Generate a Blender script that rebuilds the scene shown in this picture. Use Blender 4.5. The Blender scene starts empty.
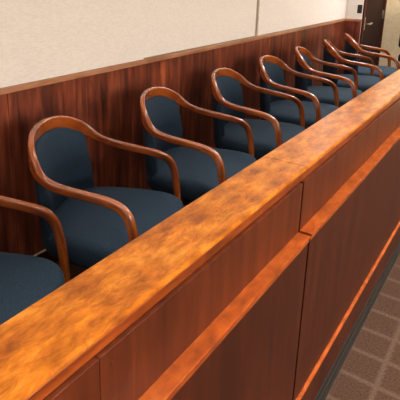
import bpy, bmesh, math, random
from mathutils import Vector, Matrix, noise
random.seed(4)
S = bpy.context.scene
C = S.collection
Z0 = 1.537                      # camera height above the public floor

# ------------------------------------------------------------------ helpers
def obj(name, bm, mat, parent=None, smooth=False, bevel=0.0, sub=0, seg=2):
    me = bpy.data.meshes.new(name)
    bmesh.ops.recalc_face_normals(bm, faces=bm.faces[:])
    bm.to_mesh(me); bm.free()
    if smooth:
        for p in me.polygons: p.use_smooth = True
    o = bpy.data.objects.new(name, me); C.objects.link(o)
    me.materials.append(mat)
    if parent: o.parent = parent
    if bevel:
        m = o.modifiers.new('bevel', 'BEVEL'); m.width = bevel; m.segments = seg; m.limit_method = 'ANGLE'; m.angle_limit = 0.6
        for p in me.polygons: p.use_smooth = True
        w = o.modifiers.new('wn', 'WEIGHTED_NORMAL'); w.keep_sharp = False
    if sub:
        m = o.modifiers.new('sub', 'SUBSURF'); m.levels = sub; m.render_levels = sub
    return o

def box(bm, x0, x1, y0, y1, z0, z1):
    vs = [bm.verts.new((x, y, z)) for x in (x0, x1) for y in (y0, y1) for z in (z0, z1)]
    for f in ((0,1,3,2),(4,6,7,5),(0,4,5,1),(2,3,7,6),(0,2,6,4),(1,5,7,3)):
        bm.faces.new([vs[i] for i in f])
    return bm

def B(*a):
    return box(bmesh.new(), *a)

def prism(profile, y0, y1):
    """profile: list of (x,z) closed loop, extruded along y"""
    bm = bmesh.new()
    a = [bm.verts.new((x, y0, z)) for x, z in profile]
    b = [bm.verts.new((x, y1, z)) for x, z in profile]
    n = len(a)
    for i in range(n):
        bm.faces.new((a[i], a[(i+1) % n], b[(i+1) % n], b[i]))
    bm.faces.new(a); bm.faces.new(b[::-1])
    return bm

def lathe(prof, n=24, bm=None, at=(0,0,0)):
    bm = bm or bmesh.new()
    rings = []
    for r, z in prof:
        rings.append([bm.verts.new((at[0]+r*math.cos(2*math.pi*i/n), at[1]+r*math.sin(2*math.pi*i/n), at[2]+z)) for i in range(n)])
    for a, b in zip(rings, rings[1:]):
        for i in range(n):
            bm.faces.new((a[i], a[(i+1) % n], b[(i+1) % n], b[i]))
    bm.faces.new(rings[0]); bm.faces.new(rings[-1][::-1])
    return bm

def thing(name, label, cat, loc=(0,0,0), rz=0.0, group=None):
    o = bpy.data.objects.new(name, None); C.objects.link(o)
    o.location = loc; o.rotation_euler = (0, 0, rz)
    o.empty_display_size = 0.05
    o['label'] = label; o['category'] = cat
    if group: o['group'] = group
    return o

def tag(o, label, cat, group=None):
    o['label'] = label; o['category'] = cat
    if group: o['group'] = group
    return o

def struct(o):
    o['kind'] = 'structure'
    return o

def lin(r, g, b):
    f = lambda c: (c/255/12.92) if c/255 <= .04045 else ((c/255+.055)/1.055)**2.4
    return (f(r), f(g), f(b), 1)

# ------------------------------------------------------------------ materials
def base_mat(name):
    m = bpy.data.materials.new(name); m.use_nodes = True
    nt = m.node_tree
    return m, nt, nt.nodes['Principled BSDF']

def ramp(nt, stops):
    r = nt.nodes.new('ShaderNodeValToRGB')
    e = r.color_ramp.elements
    while len(e) < len(stops): e.new(0.5)
    for k, (p, c) in zip(e, stops): k.position = p; k.color = c
    return r

def mixrgb(nt, mode, fac, a, b):
    n = nt.nodes.new('ShaderNodeMix'); n.data_type = 'RGBA'; n.blend_type = mode
    for sock, v in ((n.inputs[0], fac), (n.inputs[6], a), (n.inputs[7], b)):
        if hasattr(v, 'links') or hasattr(v, 'is_linked'): nt.links.new(v, sock)
        else: sock.default_value = v
    return n.outputs[2]

def wood(name, dark, mid, light, scale, grain, rough=.3, coat=.3, mottle=(6, .35), uv=False, planks=None, bump=.03, spec=.5, offs=0.0, coat_rough=None, coat_ior=1.5, fine=None):
    m, nt, p = base_mat(name)
    tc = nt.nodes.new('ShaderNodeTexCoord')
    src = tc.outputs['UV' if uv else 'Object']
    mp = nt.nodes.new('ShaderNodeMapping'); nt.links.new(src, mp.inputs[0])
    mp.inputs['Scale'].default_value = scale
    mp.inputs['Location'].default_value = (offs, offs*.7, offs*.3)
    vec = mp.outputs[0]
    n1 = nt.nodes.new('ShaderNodeTexNoise'); nt.links.new(vec, n1.inputs['Vector'])
    n1.inputs['Scale'].default_value = grain; n1.inputs['Detail'].default_value = 7; n1.inputs['Roughness'].default_value = .52
    n1.inputs['Distortion'].default_value = .35
    r = ramp(nt, [(.3, dark), (.52, mid), (.74, light)])
    nt.links.new(n1.outputs['Fac'], r.inputs[0])
    col = r.outputs[0]
    n2 = nt.nodes.new('ShaderNodeTexNoise'); nt.links.new(tc.outputs['Object'], n2.inputs['Vector'])
    n2.inputs['Scale'].default_value = mottle[0]; n2.inputs['Detail'].default_value = 4; n2.inputs['Distortion'].default_value = 1.0
    r2 = ramp(nt, [(.35, (1-mottle[1],)*3+(1,)), (.65, (1, 1, 1, 1))])
    nt.links.new(n2.outputs['Fac'], r2.inputs[0])
    col = mixrgb(nt, 'MULTIPLY', 1.0, col, r2.outputs[0])
    if fine:
        n3 = nt.nodes.new('ShaderNodeTexNoise'); nt.links.new(tc.outputs['Object'], n3.inputs['Vector'])
        mp3 = nt.nodes.new('ShaderNodeMapping'); nt.links.new(tc.outputs['Object'], mp3.inputs[0]); mp3.inputs['Scale'].default_value = (1.3, .45, 1.3); mp3.inputs['Rotation'].default_value = (0, 0, .25); nt.links.new(mp3.outputs[0], n3.inputs['Vector'])
        n3.inputs['Scale'].default_value = fine[0]; n3.inputs['Detail'].default_value = 5; n3.inputs['Distortion'].default_value = 2.2; n3.inputs['Roughness'].default_value = .65
        r4 = ramp(nt, [(.36, (1-fine[1], 1-fine[1]*1.15, 1-fine[1]*1.2, 1)), (.6, (1, 1, 1, 1))])
        nt.links.new(n3.outputs['Fac'], r4.inputs[0])
        col = mixrgb(nt, 'MULTIPLY', 1.0, col, r4.outputs[0])
    if planks:
        # each veneer leaf has its own tone: white noise of the plank index
        sx = nt.nodes.new('ShaderNodeSeparateXYZ'); nt.links.new(tc.outputs['Object'], sx.inputs[0])
        d = nt.nodes.new('ShaderNodeMath'); d.operation = 'DIVIDE'; d.inputs[1].default_value = planks[0]
        nt.links.new(sx.outputs[planks[2]], d.inputs[0])
        fl = nt.nodes.new('ShaderNodeMath'); fl.operation = 'FLOOR'; nt.links.new(d.outputs[0], fl.inputs[0])
        wn = nt.nodes.new('ShaderNodeTexWhiteNoise'); wn.noise_dimensions = '1D'; nt.links.new(fl.outputs[0], wn.inputs['W'])
        r3 = ramp(nt, [(0, (1-planks[1],)*3+(1,)), (1, (1, 1, 1, 1))])
        nt.links.new(wn.outputs['Value'], r3.inputs[0])
        col = mixrgb(nt, 'MULTIPLY', 1.0, col, r3.outputs[0])
    nt.links.new(col, p.inputs['Base Color'])
    p.inputs['Roughness'].default_value = rough
    p.inputs['Coat Weight'].default_value = coat
    p.inputs['Coat Roughness'].default_value = rough*.55 if coat_rough is None else coat_rough
    p.inputs['Specular IOR Level'].default_value = spec; p.inputs['Coat IOR'].default_value = coat_ior
    b = nt.nodes.new('ShaderNodeBump'); b.inputs['Strength'].default_value = bump; b.inputs['Distance'].default_value = .002
    nt.links.new(n1.outputs['Fac'], b.inputs['Height']); nt.links.new(b.outputs[0], p.inputs['Normal'])
    return m

def fabric(name, c1, c2, scale, rough=.9, bump=.25, sheen=.0, stretch=(1, 1, 1), dist=.002):
    m, nt, p = base_mat(name)
    tc = nt.nodes.new('ShaderNodeTexCoord')
    mp = nt.nodes.new('ShaderNodeMapping'); nt.links.new(tc.outputs['Object'], mp.inputs[0]); mp.inputs['Scale'].default_value = stretch
    n = nt.nodes.new('ShaderNodeTexNoise'); nt.links.new(mp.outputs[0], n.inputs['Vector'])
    n.inputs['Scale'].default_value = scale; n.inputs['Detail'].default_value = 5
    r = ramp(nt, [(.35, c1), (.65, c2)]); nt.links.new(n.outputs['Fac'], r.inputs[0])
    nt.links.new(r.outputs[0], p.inputs['Base Color'])
    p.inputs['Roughness'].default_value = rough
    p.inputs['Specular IOR Level'].default_value = .25
    if sheen:
        p.inputs['Sheen Weight'].default_value = sheen; p.inputs['Sheen Roughness'].default_value = .5
    b = nt.nodes.new('ShaderNodeBump'); b.inputs['Strength'].default_value = bump; b.inputs['Distance'].default_value = dist
    nt.links.new(n.outputs['Fac'], b.inputs['Height']); nt.links.new(b.outputs[0], p.inputs['Normal'])
    return m

def plain(name, c, rough=.5, metal=0.0, noise_amt=.06, scale=20):
    m, nt, p = base_mat(name)
    tc = nt.nodes.new('ShaderNodeTexCoord')
    n = nt.nodes.new('ShaderNodeTexNoise'); nt.links.new(tc.outputs['Object'], n.inputs['Vector'])
    n.inputs['Scale'].default_value = scale
    k = 1-noise_amt
    r = ramp(nt, [(.3, (c[0]*k, c[1]*k, c[2]*k, 1)), (.7, c)]); nt.links.new(n.outputs['Fac'], r.inputs[0])
    nt.links.new(r.outputs[0], p.inputs['Base Color'])
    p.inputs['Roughness'].default_value = rough; p.inputs['Metallic'].default_value = metal
    return m

M = {}
M['top'] = wood('cherry_bar_top', lin(146, 72, 12), lin(196, 109, 22), lin(226, 142, 44), (9.0, 3.0, 9.0), 3.6, rough=.36, coat=.42, mottle=(13, .22), bump=.03, spec=.1, coat_rough=.12, coat_ior=1.5, fine=(40, .34))
M['band'] = wood('cherry_edge_band', lin(108, 44, 11), lin(142, 62, 17), lin(166, 80, 28), (10, 2, 10), 4.0, rough=.33, coat=.3, mottle=(8, .25), spec=.3)
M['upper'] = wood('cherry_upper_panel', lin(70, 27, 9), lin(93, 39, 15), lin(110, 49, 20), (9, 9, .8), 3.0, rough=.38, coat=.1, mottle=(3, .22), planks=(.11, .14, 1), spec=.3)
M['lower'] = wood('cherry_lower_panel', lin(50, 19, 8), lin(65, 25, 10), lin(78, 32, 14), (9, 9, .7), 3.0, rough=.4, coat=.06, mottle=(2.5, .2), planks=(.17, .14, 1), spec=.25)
M['ledge'] = wood('cherry_ledge', lin(128, 54, 16), lin(164, 74, 22), lin(186, 94, 34), (10, 5, 10), 4.0, rough=.33, coat=.3, mottle=(8, .25), spec=.3)
M['wains'] = wood('cherry_wainscot', lin(86, 39, 26), lin(148, 70, 44), lin(208, 112, 72), (8, 8, .8), 3.4, rough=.42, coat=.1, mottle=(3.0, .4), planks=(.115, .36, 1))
M['cap'] = wood('cherry_wainscot_cap', lin(162, 108, 76), lin(192, 136, 102), lin(210, 160, 126), (6, 1.0, 6), 4.0, rough=.32, coat=.35, mottle=(6, .2))
M['rail'] = wood('bent_cherry_rail', lin(124, 54, 15), lin(178, 86, 27), lin(212, 116, 46), (7, 1.5, 1.5), 3.0, rough=.25, coat=1.0, mottle=(9, .3), uv=True, bump=.02, coat_rough=.06)
M['dwood'] = wood('dark_door_wood', lin(38, 19, 15), lin(48, 25, 20), lin(58, 31, 25), (8, 8, .8), 3.0, rough=.7, coat=.0, mottle=(2, .2), spec=.12)
M['frame'] = wood('door_frame_wood', lin(62, 27, 17), lin(78, 34, 21), lin(92, 42, 26), (8, 8, .8), 3.0, rough=.6, coat=.0, mottle=(3, .2), spec=.2)
M['navy'] = fabric('navy_upholstery', lin(35, 50, 62), lin(46, 64, 78), 240, rough=.85, bump=.12, sheen=.0)
M['panel'] = fabric('cream_wallcovering', lin(238, 234, 228), lin(247, 243, 238), 90, rough=.95, bump=.25, stretch=(1, .5, 2.0), dist=.002)
M['wall'] = fabric('beige_paint', lin(224, 196, 152), lin(232, 208, 168), 30, rough=.8, bump=.1)
M['gap'] = plain('taupe_reveal', lin(178, 158, 128), .8)
M['ceil'] = fabric('ceiling_tile', lin(150, 146, 138), lin(166, 162, 153), 160, rough=.95, bump=.2)
M['rubber'] = plain('grey_rubber_base', lin(24, 24, 21), .45)
M['base_edge'] = plain('tan_cove_base', lin(196, 176, 138), .6)
M['dark'] = plain('dark_bronze', lin(48, 42, 38), .45, .4)
M['black'] = fabric('charcoal_upholstery', lin(34, 34, 36), lin(46, 46, 48), 200, rough=.8)
M['chrome'] = plain('brushed_chrome', lin(214, 212, 206), .25, 1.0)
M['white'] = plain('white_enamel', lin(230, 228, 222), .4)

def carpet():
    m, nt, p = base_mat('grid_carpet')
    L = nt.links.new
    tc = nt.nodes.new('ShaderNodeTexCoord')
    n0 = nt.nodes.new('ShaderNodeTexNoise'); L(tc.outputs['Object'], n0.inputs['Vector']); n0.inputs['Scale'].default_value = 55; n0.inputs['Detail'].default_value = 3
    add = nt.nodes.new('ShaderNodeVectorMath'); add.operation = 'MULTIPLY_ADD'
    L(n0.outputs['Color'], add.inputs[0]); add.inputs[1].default_value = (.012, .012, 0); L(tc.outputs['Object'], add.inputs[2])
    sx = nt.nodes.new('ShaderNodeSeparateXYZ'); L(add.outputs[0], sx.inputs[0])
    def line(sock, off, pitch, half):
        a = nt.nodes.new('ShaderNodeMath'); a.operation = 'SUBTRACT'; L(sock, a.inputs[0]); a.inputs[1].default_value = off+.006
        d = nt.nodes.new('ShaderNodeMath'); d.operation = 'PINGPONG'; L(a.outputs[0], d.inputs[0]); d.inputs[1].default_value = pitch/2
        g = nt.nodes.new('ShaderNodeMapRange'); L(d.outputs[0], g.inputs[0])
        g.inputs[1].default_value = half*.4; g.inputs[2].default_value = half*2.0; g.inputs[3].default_value = 1; g.inputs[4].default_value = 0
        return g.outputs[0]
    lx = line(sx.outputs[0], -.245, .145, .008); ly = line(sx.outputs[1], 1.812, .162, .009)
    mx = nt.nodes.new('ShaderNodeMath'); mx.operation = 'MAXIMUM'; L(lx, mx.inputs[0]); L(ly, mx.inputs[1])
    n1 = nt.nodes.new('ShaderNodeTexNoise'); L(tc.outputs['Object'], n1.inputs['Vector']); n1.inputs['Scale'].default_value = 130; n1.inputs['Detail'].default_value = 6
    r = ramp(nt, [(.3, lin(52, 34, 24)), (.7, lin(80, 56, 41))]); L(n1.outputs['Fac'], r.inputs[0])
    r2 = ramp(nt, [(.3, lin(70, 52, 40)), (.7, lin(94, 72, 57))]); L(n1.outputs['Fac'], r2.inputs[0])
    c = mixrgb(nt, 'MIX', mx.outputs[0], r.outputs[0], r2.outputs[0])
    L(c, p.inputs['Base Color']); p.inputs['Roughness'].default_value = .95; p.inputs['Specular IOR Level'].default_value = .1
    b = nt.nodes.new('ShaderNodeBump'); b.inputs['Strength'].default_value = .5; b.inputs['Distance'].default_value = .004
    L(n1.outputs['Fac'], b.inputs['Height']); L(b.outputs[0], p.inputs['Normal'])
    return m
M['carpet'] = carpet()

def emit(name, c, s):
    m, nt, p = base_mat(name)
    p.inputs['Base Color'].default_value = c
    p.inputs['Emission Color'].default_value = c
    p.inputs['Emission Strength'].default_value = s
    return m

# ------------------------------------------------------------------ setting
XW = -1.62                       # wall behind the jury seats
YE = 5.737                       # short return wall at the far end of the row
YF = 6.74                        # far end wall with door in the jog
XJ = -1.44                       # face of the jog that carries the door
XR, YB = 12.0, -3.4               # rest of the room
ZC = 2.85                        # ceiling
ZJ = .217                        # raised floor of the jury box
h = .53
bar_z = Z0 - h
XBACK = -.392                    # base moulding face

struct(obj('floor', B(-.50, XR, YB, YF, -.1, 0), M['carpet']))
struct(obj('floor_platform', B(XW, -.50, YB, YF, -.1, ZJ), M['carpet']))
struct(obj('ceiling', B(XW-.1, XR+.1, YB-.1, YF+.1, ZC, ZC+.1), M['ceil']))
struct(obj('wall_left', B(XW-.1, XW, YB-.1, YE, -.1, ZC), M['gap']))
jog = bmesh.new()
box(jog, XW-.1, XJ, YE, YE+.13, -.1, ZC)
box(jog, XW-.1, XJ, YE+.13, YF-.06, ZJ+2.06, ZC)
box(jog, XW-.1, XJ-.12, YE+.13, YF-.06, -.1, ZJ+2.06)
box(jog, XW-.1, XJ, YF-.06, YF, -.1, ZC)
struct(obj('wall_return', jog, M['panel']))
struct(obj('wall_far', B(XW-.1, XR+.1, YF, YF+.1, -.1, ZC), M['wall']))
struct(obj('wall_right', B(XR, XR+.1, YB-.1, YF, -.1, ZC), M['wall']))
struct(obj('wall_back', B(XW, XR, YB-.1, YB, -.1, ZC), M['wall']))

# wainscot: veneer board with vertical joints, cap and base
cap_lo = Z0 - .4465
cap_hi = cap_lo + .0255
w = bmesh.new()
seams = [-2.6, -1.4, -.1, 1.186, 2.46, 3.73, 5.0]
ys = [YB] + seams + [YE]
for a, b in zip(ys, ys[1:]):
    box(w, XW, XW+.012, a+.0015, b-.0015, ZJ+.09, cap_lo)
struct(obj('trim_1', w, M['wains'], bevel=.001))
struct(obj('trim_2', B(XW, XW+.02, YB, YE-.02, cap_lo, cap_hi), M['cap'], bevel=.003))
# return wainscot
struct(obj('trim_3', B(XW+.012, XJ, YE-.012, YE, ZJ+.09, cap_lo), M['wains']))
struct(obj('trim_4', B(XW, XJ+.004, YE-.02, YE, cap_lo, cap_hi), M['cap'], bevel=.003))
bb = bmesh.new()
box(bb, XW, XW+.016, YB, YE, ZJ, ZJ+.09)
struct(obj('baseboard_left', bb, M['frame'], bevel=.002))
struct(obj('trim_6', B(XW+.012, XW+.020, YB, YE-.02, ZJ+.0905, ZJ+.099), M['base_edge'], bevel=.002))
struct(obj('baseboard_return', B(XW+.016, XJ, YE-.016, YE, ZJ, ZJ+.09), M['base_edge'], bevel=.004))
struct(obj('baseboard_far', B(XJ+.02, -.5, YF-.014, YF, ZJ, ZJ+.09), M['base_edge'], bevel=.004))

# door in the jog, seen almost edge on
fr = bmesh.new()
y0, y1 = YE+.012, YF-.012
box(fr, XJ-.11, XJ+.018, y0, y0+.055, ZJ, ZJ+2.06)
box(fr, XJ-.11, XJ+.018, y1-.055, y1, ZJ, ZJ+2.06)
box(fr, XJ-.11, XJ+.018, y0, y1, ZJ+2.06, ZJ+2.12)
struct(obj('trim_5', fr, M['frame'], bevel=.003))
door = struct(obj('door_1', B(XJ-.045, XJ-.002, y0+.058, y1-.058, ZJ+.008, ZJ+2.055), M['dwood'], bevel=.002))
hb = bmesh.new()
hz = Z0-.478
box(hb, XJ-.002, XJ+.008, y0+.085, y0+.125, hz-.07, hz+.07)
box(hb, XJ+.008, XJ+.055, y0+.097, y0+.113, hz-.008, hz+.008)
box(hb, XJ+.042, XJ+.058, y0+.097, y0+.235, hz-.009, hz+.010)
o = obj('door_handle', hb, M['chrome'], door, bevel=.003); o['label'] = 'chrome lever handle'
hg = lathe([(.008, -.05), (.008, .05)], 12, at=(XJ+.006, y1-.060, Z0-.42))
box(hg, XJ-.004, XJ+.004, y1-.095, y1-.060, Z0-.47, Z0-.37)
o = obj('hinge', hg, M['chrome'], door); o['label'] = 'chrome middle hinge'

# switch plate on the return wall
sw = thing('switch_plate', 'dark bronze light switch plate on the narrow wall left of the door', 'light switch', (-1.471, YE, Z0-.314))
obj('plate', B(-.024, .024, -.006, 0, -.045, .045), M['dark'], sw, bevel=.003)
tg = bmesh.new(); box(tg, -.004, .004, -.016, -.006, -.006, .010)
obj('toggle', tg, M['black'], sw, bevel=.001)

# wall-covering panels above the wainscot
def wall_panel(ya, yb, zb, label):
    o = obj('acoustic_panel', B(XW+.003, XW+.014, ya, yb, zb, ZC-.06), M['panel'])
    tag(o, label, 'wall panel', 'cream fabric panels above the wainscot')
pz = cap_hi+.002
wall_panel(YB+.02, 2.0855, pz, 'cream fabric wall panel above the nearest chairs, cut by the left edge')
wall_panel(2.086, 3.452, pz+.007, 'cream fabric wall panel left of the dark vertical wall gap')
wall_panel(3.502, YE-.03, pz+.004, 'cream fabric wall panel between the vertical wall gap and the far corner')

# ------------------------------------------------------------------ bar in front of the jury
YN, YS, YT, YEND = -1.6, 1.315, 1.362, 5.9
XB, XF = -1.10*h, -.835*h        # back and front of the bar top
th = .032
def bar_top(ya, yb, label):
    prof = [(XB, bar_z-th), (XB, bar_z-.003), (XB+.003, bar_z), *[(XF-.007+.007*math.sin(a*math.pi/12), bar_z-.007+.007*math.cos(a*math.pi/12)) for a in range(7)], (XF, bar_z-th+.002), (XF-.002, bar_z-th)]
    o = obj('bar_top', prism(prof, ya, yb), M['top'])
    tag(o, label, 'bar top', 'polished bar tops of the jury box')
    e = obj('edge_band', prism([(XF-.004, bar_z-th+.0005), (XF-.004, bar_z-.008), (XF, bar_z-.008), (XF+.0006, bar_z-.009), (XF+.0006, bar_z-th+.003), (XF-.0015, bar_z-th+.0002)], ya+.0003, yb-.0003), M['band'], o)
    e['label'] = 'redder solid wood edge band'
bar_top(YN, YT-.0012, 'polished cherry bar top nearest the camera, running to the lower left corner')
bar_top(YT+.0012, YEND, 'polished cherry bar top beyond the joint, running to the right edge')

XU, XL = -.82*h, -.401           # faces of the upper and lower panels
ledge_z = Z0 - 1.352*h
base_z = Z0 - 1.333
rub_z = Z0 - 1.461
def section(ya, yb, ups, lows, label, plug=None):
    t = thing('jury_box_panel', label, 'panel front', (0, ya, 0), 0, 'panelled fronts of the jury box')
    top = bar_z-th
    for a, b in zip(ups, ups[1:]):
        p = obj('upper_panel', B(XU-.03, XU, a-ya+.0008, b-ya-.0008, ledge_z-.02, top-.001), M['upper'], t, bevel=.001)
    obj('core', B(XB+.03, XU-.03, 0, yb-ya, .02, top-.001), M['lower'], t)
    obj('ledge', prism([(XU-.028, ledge_z-.02), (XU-.028, ledge_z), (-.3995, ledge_z), (-.398, ledge_z-.0015), (-.398, ledge_z-.004), (XL, ledge_z-.006), (XL, ledge_z-.02)], .003, yb-ya-.003), M['ledge'], t)
    for a, b in zip(lows, lows[1:]):
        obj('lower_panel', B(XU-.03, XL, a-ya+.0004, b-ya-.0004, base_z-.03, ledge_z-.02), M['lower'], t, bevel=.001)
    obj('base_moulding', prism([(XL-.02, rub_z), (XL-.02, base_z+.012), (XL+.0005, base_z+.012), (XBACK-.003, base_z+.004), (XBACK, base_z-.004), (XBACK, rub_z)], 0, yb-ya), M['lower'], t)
    o = obj('highlight_bead', prism([(XL-.001, base_z+.012), (XL-.001, base_z+.0125)] + [(XL+.002+.0085*math.sin(a*math.pi/12), base_z+.004+.0085*math.cos(a*math.pi/12)) for a in range(7)] + [(XBACK+.0005, base_z)], 0, yb-ya), M['ledge'], t, smooth=False); o['label'] = 'rounded moulding edge in lighter wood as painted highlight'  # lighter wood colour stands in for the highlight along the moulding's top edge
    o = obj('rubber_base', prism([(XL-.02, 0.0), (XL-.02, rub_z), (XBACK+.001, rub_z), (XBACK+.003, rub_z-.004), (XBACK+.003, rub_z-.034), (XBACK+.0065, rub_z-.040), (XBACK+.0065, .012), (XBACK+.012, .0)], 0, yb-ya), M['rubber'], t)
    o['label'] = 'grey rubber base'
    if plug:
        o = obj('screw_plug', lathe([(.0045, -.002), (.0045, .0008), (.0035, .0012)], 16), M['upper'], t)
        o.rotation_euler = (0, math.pi/2, 0); o.location = (XU, plug[0]-ya, plug[1]); o['label'] = 'round wooden screw plug'
section(YN, YS-.003, [YN, -.40, .457, YS-.003], [YN, .02, YS-.012], 'cherry jury box front near the camera, left of the ledge gap', (.487, Z0-.592))
section(YS+.004, YEND, [YS+.006, 2.9, 4.4, YEND], [YS+.0005, 3.6, YEND], 'cherry jury box front beyond the ledge gap, running to the right edge')

# ------------------------------------------------------------------ chairs
K = [(0.489,0.309,0.353),(0.482,0.314,0.502),(0.463,0.304,0.648),(0.416,0.244,0.699),(0.153,0.262,0.719),(0.093,0.242,0.776),(0.027,0.15,0.839),(0,0,0.856)]
DW = (Z0-1.40) - ZJ              # chair-local height above the platform floor
def bspline(P, n=8):
    P = [2*P[0]-P[1]] + P + [2*P[-1]-P[-2]]
    out = []
    for i in range(len(P)-3):
        a, b, c, d = P[i:i+4]
        for k in range(n):
            t = k/n
            out.append(((1-t)**3*a+(3*t**3-6*t*t+4)*b+(-3*t**3+3*t*t+3*t+1)*c+t**3*d)/6)
    out.append(P[-2])
    return out
KV = [Vector((u, v, w+DW)) for u, v, w in K]
# the bent front posts run on down and tuck in under the seat
foot = [Vector((.43, .19, .455-.19+DW)), Vector((.455, .262, .455-.185+DW)), Vector((.482, .298, .455-.155+DW))]
half = foot + KV
full = half + [Vector((p.x, -p.y, p.z)) for p in half[:-1][::-1]]
PATH = bspline(full, 8)

def smoothstep(a, b, x):
    t = min(1, max(0, (x-a)/(b-a))); return t*t*(3-2*t)

def rail_mesh():
    bm = bmesh.new(); uvl = bm.loops.layers.uv.new('UVMap')
    n = len(PATH); rings = []; NS = 20; lens = [0]
    for i in range(1, n): lens.append(lens[-1]+(PATH[i]-PATH[i-1]).length)
    prevN = None
    for i, p in enumerate(PATH):
        T = (PATH[min(i+1, n-1)]-PATH[max(i-1, 0)]).normalized()
        # outward direction, horizontal
        radial = Vector((p.x-.24, p.y, 0))
        if p.x > .24: radial = Vector((0, 1 if p.y > 0 else -1, 0)) * 1.0 + Vector((.0, 0, 0))
        else:
            radial = Vector((p.x-.24, p.y*1.1, 0))
        N = radial - T*radial.dot(T)
        if N.length < 1e-4: N = prevN.copy()
        N.normalize(); prevN = N
        H = T.cross(N); H.normalize()
        back = 1-smoothstep(.06, .15, p.x)          # 1 on the back band
        post = 1-smoothstep(.455+DW-.12, .62+DW, p.z) if p.x > .3 else 0
        wd = .0142+ (.0125-.0142)*back + (.0158-.0150)*post
        ht = .0150+ (.0265-.0150)*back + (-.001)*post
        tip = min(i, n-1-i)/6.0
        k = 1 if tip >= 1 else .55+.45*tip
        ring = []
        for j in range(NS):
            a = 2*math.pi*j/NS
            ca, sa = math.cos(a), math.sin(a)
            e = .52
            x = math.copysign(abs(ca)**e, ca)*wd*k; y = math.copysign(abs(sa)**e, sa)*ht*k
            ring.append(bm.verts.new(p+N*x+H*y))
        rings.append(ring)
    for i in range(n-1):
        for j in range(NS):
            f = bm.faces.new((rings[i][j], rings[i][(j+1) % NS], rings[i+1][(j+1) % NS], rings[i+1][j]))
            for l, (ii, jj) in zip(f.loops, ((i, j), (i, j+1), (i+1, j+1), (i+1, j))):
                l[uvl].uv = (jj/NS*.1*2, lens[ii])
    bm.faces.new(rings[0]); bm.faces.new(rings[-1][::-1])
    return bm

def back_mesh():
    """upholstered shell hanging under the hoop; ends rounded"""
    bm = bmesh.new()
    pts = [p for p in PATH if p.x <= .088 and p.z > .6+DW]
    m = len(pts); cols = []
    rows = 9
    zb = .44+DW
    for i, p in enumerate(pts):
        inward = (Vector((.30, 0, 0))-Vector((p.x, p.y, 0))).normalized()
        s = (i/(m-1))*2-1
        # foot of the shell: a touch tighter at the back, further forward at the ends
        q = Vector((p.x*.9+.03+.035*abs(s)**2.2, p.y*.97, zb))
        topp = Vector((p.x, p.y, p.z-.020)) + inward*.006
        loop = []
        T = .019*(1-.35*abs(s)**8)
        for r in range(rows):
            t = r/(rows-1)
            c = topp.lerp(q, t) + inward*(.004+.014*math.sin(math.pi*min(1, t*1.1)))
            loop.append(c+inward*T*(1 if 1 < r else (.75 if r else .3)))
        for r in range(rows-1, -1, -1):
            t = r/(rows-1)
            c = topp.lerp(q, t)
            loop.append(c-inward*T*(.55 if 0 < r else .35))
        cols.append([bm.verts.new(v) for v in loop])
    L = 2*rows
    for a, b in zip(cols, cols[1:]):
        for j in range(L):
            bm.faces.new((a[j], a[(j+1) % L], b[(j+1) % L], b[j]))
    # rounded end caps
    for ring, sgn in ((cols[0], 1), (cols[-1], -1)):
        for r in range(rows-1):
            bm.faces.new((ring[r], ring[r+1], ring[L-2-r], ring[L-1-r]))
    return bm

def seat_mesh():
    """thick round-cornered cushion, wider at the front, crowned on top"""
    bm = bmesh.new(); n = 56
    prof = [(.90, -.095), (.965, -.088), (.992, -.06), (1.0, -.035), (.992, -.014), (.965, 0.002), (.90, .012), (.75, .018), (.5, .022), (.25, .024)]
    zt = .520+DW
    rings = []
    for k, z in prof:
        ring = []
        for i in range(n):
            a = 2*math.pi*i/n
            ca, sa = math.cos(a), math.sin(a)
            e = .5
            X = math.copysign(abs(ca)**e, ca)*.25; Y = math.copysign(abs(sa)**e, sa)
            fw = .264+.006*(X/.245) - .03*max(0, -X/.245)
            ring.append(bm.verts.new((.30+X*k, Y*fw*k, zt+z)))
        rings.append(ring)
    for a, b in zip(rings, rings[1:]):
        for i in range(n):
            bm.faces.new((a[i], a[(i+1) % n], b[(i+1) % n], b[i]))
    c = bm.verts.new((.295, 0, zt+.0245))
    for i in range(n): bm.faces.new((rings[-1][i], rings[-1][(i+1) % n], c))
    bm.faces.new(rings[0][::-1])
    return bm

def spoke_mesh(a):
    bm = bmesh.new()
    d = Vector((math.cos(a), math.sin(a), 0)); s = Vector((-d.y, d.x, 0)); c = Vector((.295, 0, 0))
    rings = []
    for r, zl, zh, wd in ((.02, .065, .115, .024), (.12, .05, .095, .022), (.21, .024, .06, .019), (.245, .018, .045, .016)):
        rings.append([bm.verts.new(c+d*r+s*x+Vector((0, 0, z))) for x, z in ((-wd, zl), (wd, zl), (wd, zh), (-wd, zh))])
    for p, q in zip(rings, rings[1:]):
        for i in range(4): bm.faces.new((p[i], p[(i+1) % 4], q[(i+1) % 4], q[i]))
    bm.faces.new(rings[0]); bm.faces.new(rings[-1][::-1])
    return bm

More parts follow.
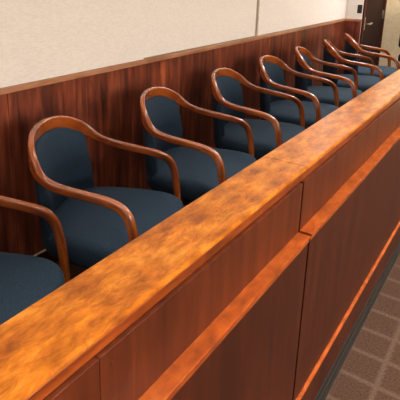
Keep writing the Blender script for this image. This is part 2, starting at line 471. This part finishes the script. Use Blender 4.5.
def make_chair(label, loc, rz, group):
    t = thing('jury_chair', label, 'chair', loc, rz, group)
    r = obj('bentwood_arm_rail', rail_mesh(), M['rail'], t, smooth=True); r['label'] = 'glossy bent cherry arm rail'
    o = obj('backrest', back_mesh(), M['navy'], t, smooth=True, sub=1)
    obj('seat', seat_mesh(), M['navy'], t, smooth=True, sub=1)
    zs = .520+DW-.095
    u = obj('under_frame', box(box(bmesh.new(), .27, .45, -.215, -.16, zs-.03, zs), .27, .45, .16, .215, zs-.03, zs), M['dark'], t, bevel=.004)
    bm = u.data; 
    tr = bmesh.new(); tr.from_mesh(bm); box(tr, .24, .35, -.16, .16, zs-.03, zs); tr.to_mesh(bm); tr.free()
    obj('pedestal', lathe([(.05, .07), (.05, .12), (.03, .13), (.03, zs-.06), (.06, zs-.03), (.06, zs-.001)], 24, at=(.295, 0, 0)), M['dark'], t, smooth=True, bevel=.002)
    for k in range(4):
        l = obj('leg', spoke_mesh(math.pi/4+k*math.pi/2), M['rail'], t, bevel=.004)
        a = math.pi/4+k*math.pi/2
        g = obj('glide', lathe([(.014, 0), (.014, .012), (.008, .019)], 14, at=(.295+.225*math.cos(a), .225*math.sin(a), 0)), M['dark'], l)
    return t

POSE = [(-1.406,0.51,0.444),(-1.414,1.187,0.386),(-1.436,1.89,0.263),(-1.444,2.59,0.168),(-1.447,3.254,0.126),(-1.44,3.86,0.25),(-1.43,4.50,0.36),(-1.43,5.15,0.34)]
LAB = ['navy jury chair with bent cherry arms, nearest the camera, cut by the left edge',
       'navy jury chair with bent cherry arms, nearest one wholly in view',
       'navy jury chair with bent cherry arms, third from the camera, beneath the cream wall',
       'navy jury chair with bent cherry arms, fourth from the camera, left of the wall gap',
       'navy jury chair with bent cherry arms, fourth from the far end',
       'navy jury chair with bent cherry arms, third from the far end of the row',
       'navy jury chair with bent cherry arms, next to last before the door',
       'navy jury chair with bent cherry arms, last of the row, beside the dark door']
GRP = 'jury chairs in a row along the wainscot'
proto = None
def copy_tree(o, parent=None):
    c = o.copy(); C.objects.link(c)
    if parent: c.parent = parent
    for ch in list(o.children): copy_tree(ch, c)
    return c
for (x, y, a), lb in zip(POSE, LAB):
    if proto is None:
        proto = make_chair(lb, (x, y, ZJ), a, GRP)
    else:
        c = copy_tree(proto); c.location = (x, y, ZJ); c.rotation_euler = (0, 0, a); c['label'] = lb

# dark office chair standing beyond the row, at the right edge
oc = thing('office_chair', 'charcoal high-backed chair beyond the row, at the right edge by the beige wall', 'chair', (-.80, 6.3, ZJ), -.6)
bmx = bmesh.new(); box(bmx, -.26, -.18, -.25, .25, .56, 1.0)
obj('backrest', bmx, M['black'], oc, bevel=.035, seg=4)
bmx = bmesh.new(); box(bmx, -.24, .24, -.25, .25, .40, .50)
obj('seat', bmx, M['black'], oc, bevel=.035, seg=4)
obj('back_post', B(-.275, -.245, -.04, .04, .36, .75), M['dark'], oc, bevel=.004)
obj('pedestal', lathe([(.04, .06), (.03, .12), (.03, .38), (.09, .40)], 20), M['dark'], oc, smooth=True)
for k in range(5):
    a = k*2*math.pi/5
    b = bmesh.new(); d = Vector((math.cos(a), math.sin(a), 0)); s = Vector((-d.y, d.x, 0))
    r0 = [b.verts.new(d*.02+s*x+Vector((0, 0, z))) for x, z in ((-.02, .05), (.02, .05), (.02, .09), (-.02, .09))]
    r1 = [b.verts.new(d*.24+s*x+Vector((0, 0, z))) for x, z in ((-.015, .0), (.015, .0), (.015, .05), (-.015, .05))]
    for i in range(4): b.faces.new((r0[i], r0[(i+1) % 4], r1[(i+1) % 4], r1[i]))
    b.faces.new(r0); b.faces.new(r1[::-1])
    obj('leg', b, M['dark'], oc, bevel=.003)

# ------------------------------------------------------------------ lamps in the ceiling
WARM = (1.0, .99, 1.0, 1)
diff = emit('lit_diffuser', WARM, 4.0)
def troffer(x, y, lx, ly, label, power=30, spread=115):
    t = thing('ceiling_light', label, 'ceiling light', (x, y, ZC), 0, 'ceiling lights')
    f = bmesh.new(); e = .03
    box(f, -lx/2-e, lx/2+e, -ly/2-e, -ly/2, -.02, 0); box(f, -lx/2-e, lx/2+e, ly/2, ly/2+e, -.02, 0)
    box(f, -lx/2-e, -lx/2, -ly/2, ly/2, -.02, 0); box(f, lx/2, lx/2+e, -ly/2, ly/2, -.02, 0)
    obj('frame', f, M['white'], t)
    obj('diffuser', B(-lx/2, lx/2, -ly/2, ly/2, -.014, -.001), diff, t)
    l = bpy.data.lights.new('lamp', 'AREA'); l.shape = 'RECTANGLE'; l.size = lx; l.size_y = ly
    l.energy = power; l.color = WARM[:3]; l.spread = math.radians(spread)
    lo = bpy.data.objects.new('lamp', l); C.objects.link(lo); lo.parent = t; lo.location = (0, 0, -.024)
pos = ['nearest the back wall', 'behind the camera', 'near the camera', 'at the middle of the row', 'at the far end']
for rn, x, lx, pw, sp, ys_ in (('over the aisle', .45, .3, 34, 84, (-1.8, 0.0, 1.8, 3.6, 5.4)),
                      ('added as fill over the jury seats', -1.0, .3, 1.3, 150, (-1.4, .4, 2.2, 3.8, 5.0, 6.1)),  # fill row, added to lift the seats, wainscot and end walls
                      ('over the middle of the room', 4.6, .6, 85, 175, (-2.4, 0.6, 3.6)),
                      ('two thirds across the room', 7.5, .6, 210, 175, (-2.4, 0.6, 3.6)),
                      ('over the far side of the room', 10.6, .6, 430, 175, (-2.4, 0.6, 3.6))):
    for k, y in enumerate(ys_):
        nth = ('first', 'second', 'third', 'fourth', 'fifth', 'sixth')[k]
        troffer(x, y, lx, .9, 'lit ceiling light %s, %s from the back' % (rn, nth), pw*(26 if y > 6 else 3.5 if y == 5 else 1), sp)  # last two lamps of the added fill row boosted for the end walls

# ------------------------------------------------------------------ world, camera, view
wd = bpy.data.worlds.new('World'); S.world = wd; wd.use_nodes = True
wd.node_tree.nodes['Background'].inputs[0].default_value = (1, .9, .75, 1)
wd.node_tree.nodes['Background'].inputs[1].default_value = .05

F = 490.0; PX, PY = 135.0, 109.0
R = Matrix(((0.781290636, 0.160058179, -0.603296213), (0.624167399, -0.200350029, 0.755165495), (0, -0.966561558, -0.256434699)))
# columns of R: image right, image down, viewing direction (in world axes)
right, down, fw = R.col[0], R.col[1], R.col[2]
cam = bpy.data.cameras.new('camera'); co = bpy.data.objects.new('camera', cam); C.objects.link(co)
right = Vector((right[0], right[1], right[2])); down = Vector(down); fw = Vector(fw)
fw.normalize(); right = (right - fw*right.dot(fw)).normalized(); up = right.cross(fw)*1.0
if up.z < 0: up = -up
mw = Matrix(((right.x, up.x, -fw.x, 0), (right.y, up.y, -fw.y, 0), (right.z, up.z, -fw.z, Z0), (0, 0, 0, 1)))
co.matrix_world = mw
cam.sensor_fit = 'HORIZONTAL'; cam.sensor_width = 36; cam.lens = F/400*36
cam.shift_x = (200-PX)/400; cam.shift_y = -(200-PY)/400
cam.clip_start = .02; cam.clip_end = 60
S.camera = co
vs = S.view_settings
vs.view_transform = 'Standard'; vs.look = 'None'; vs.gamma = 1; vs.use_curve_mapping = False
vs.exposure = 0.0
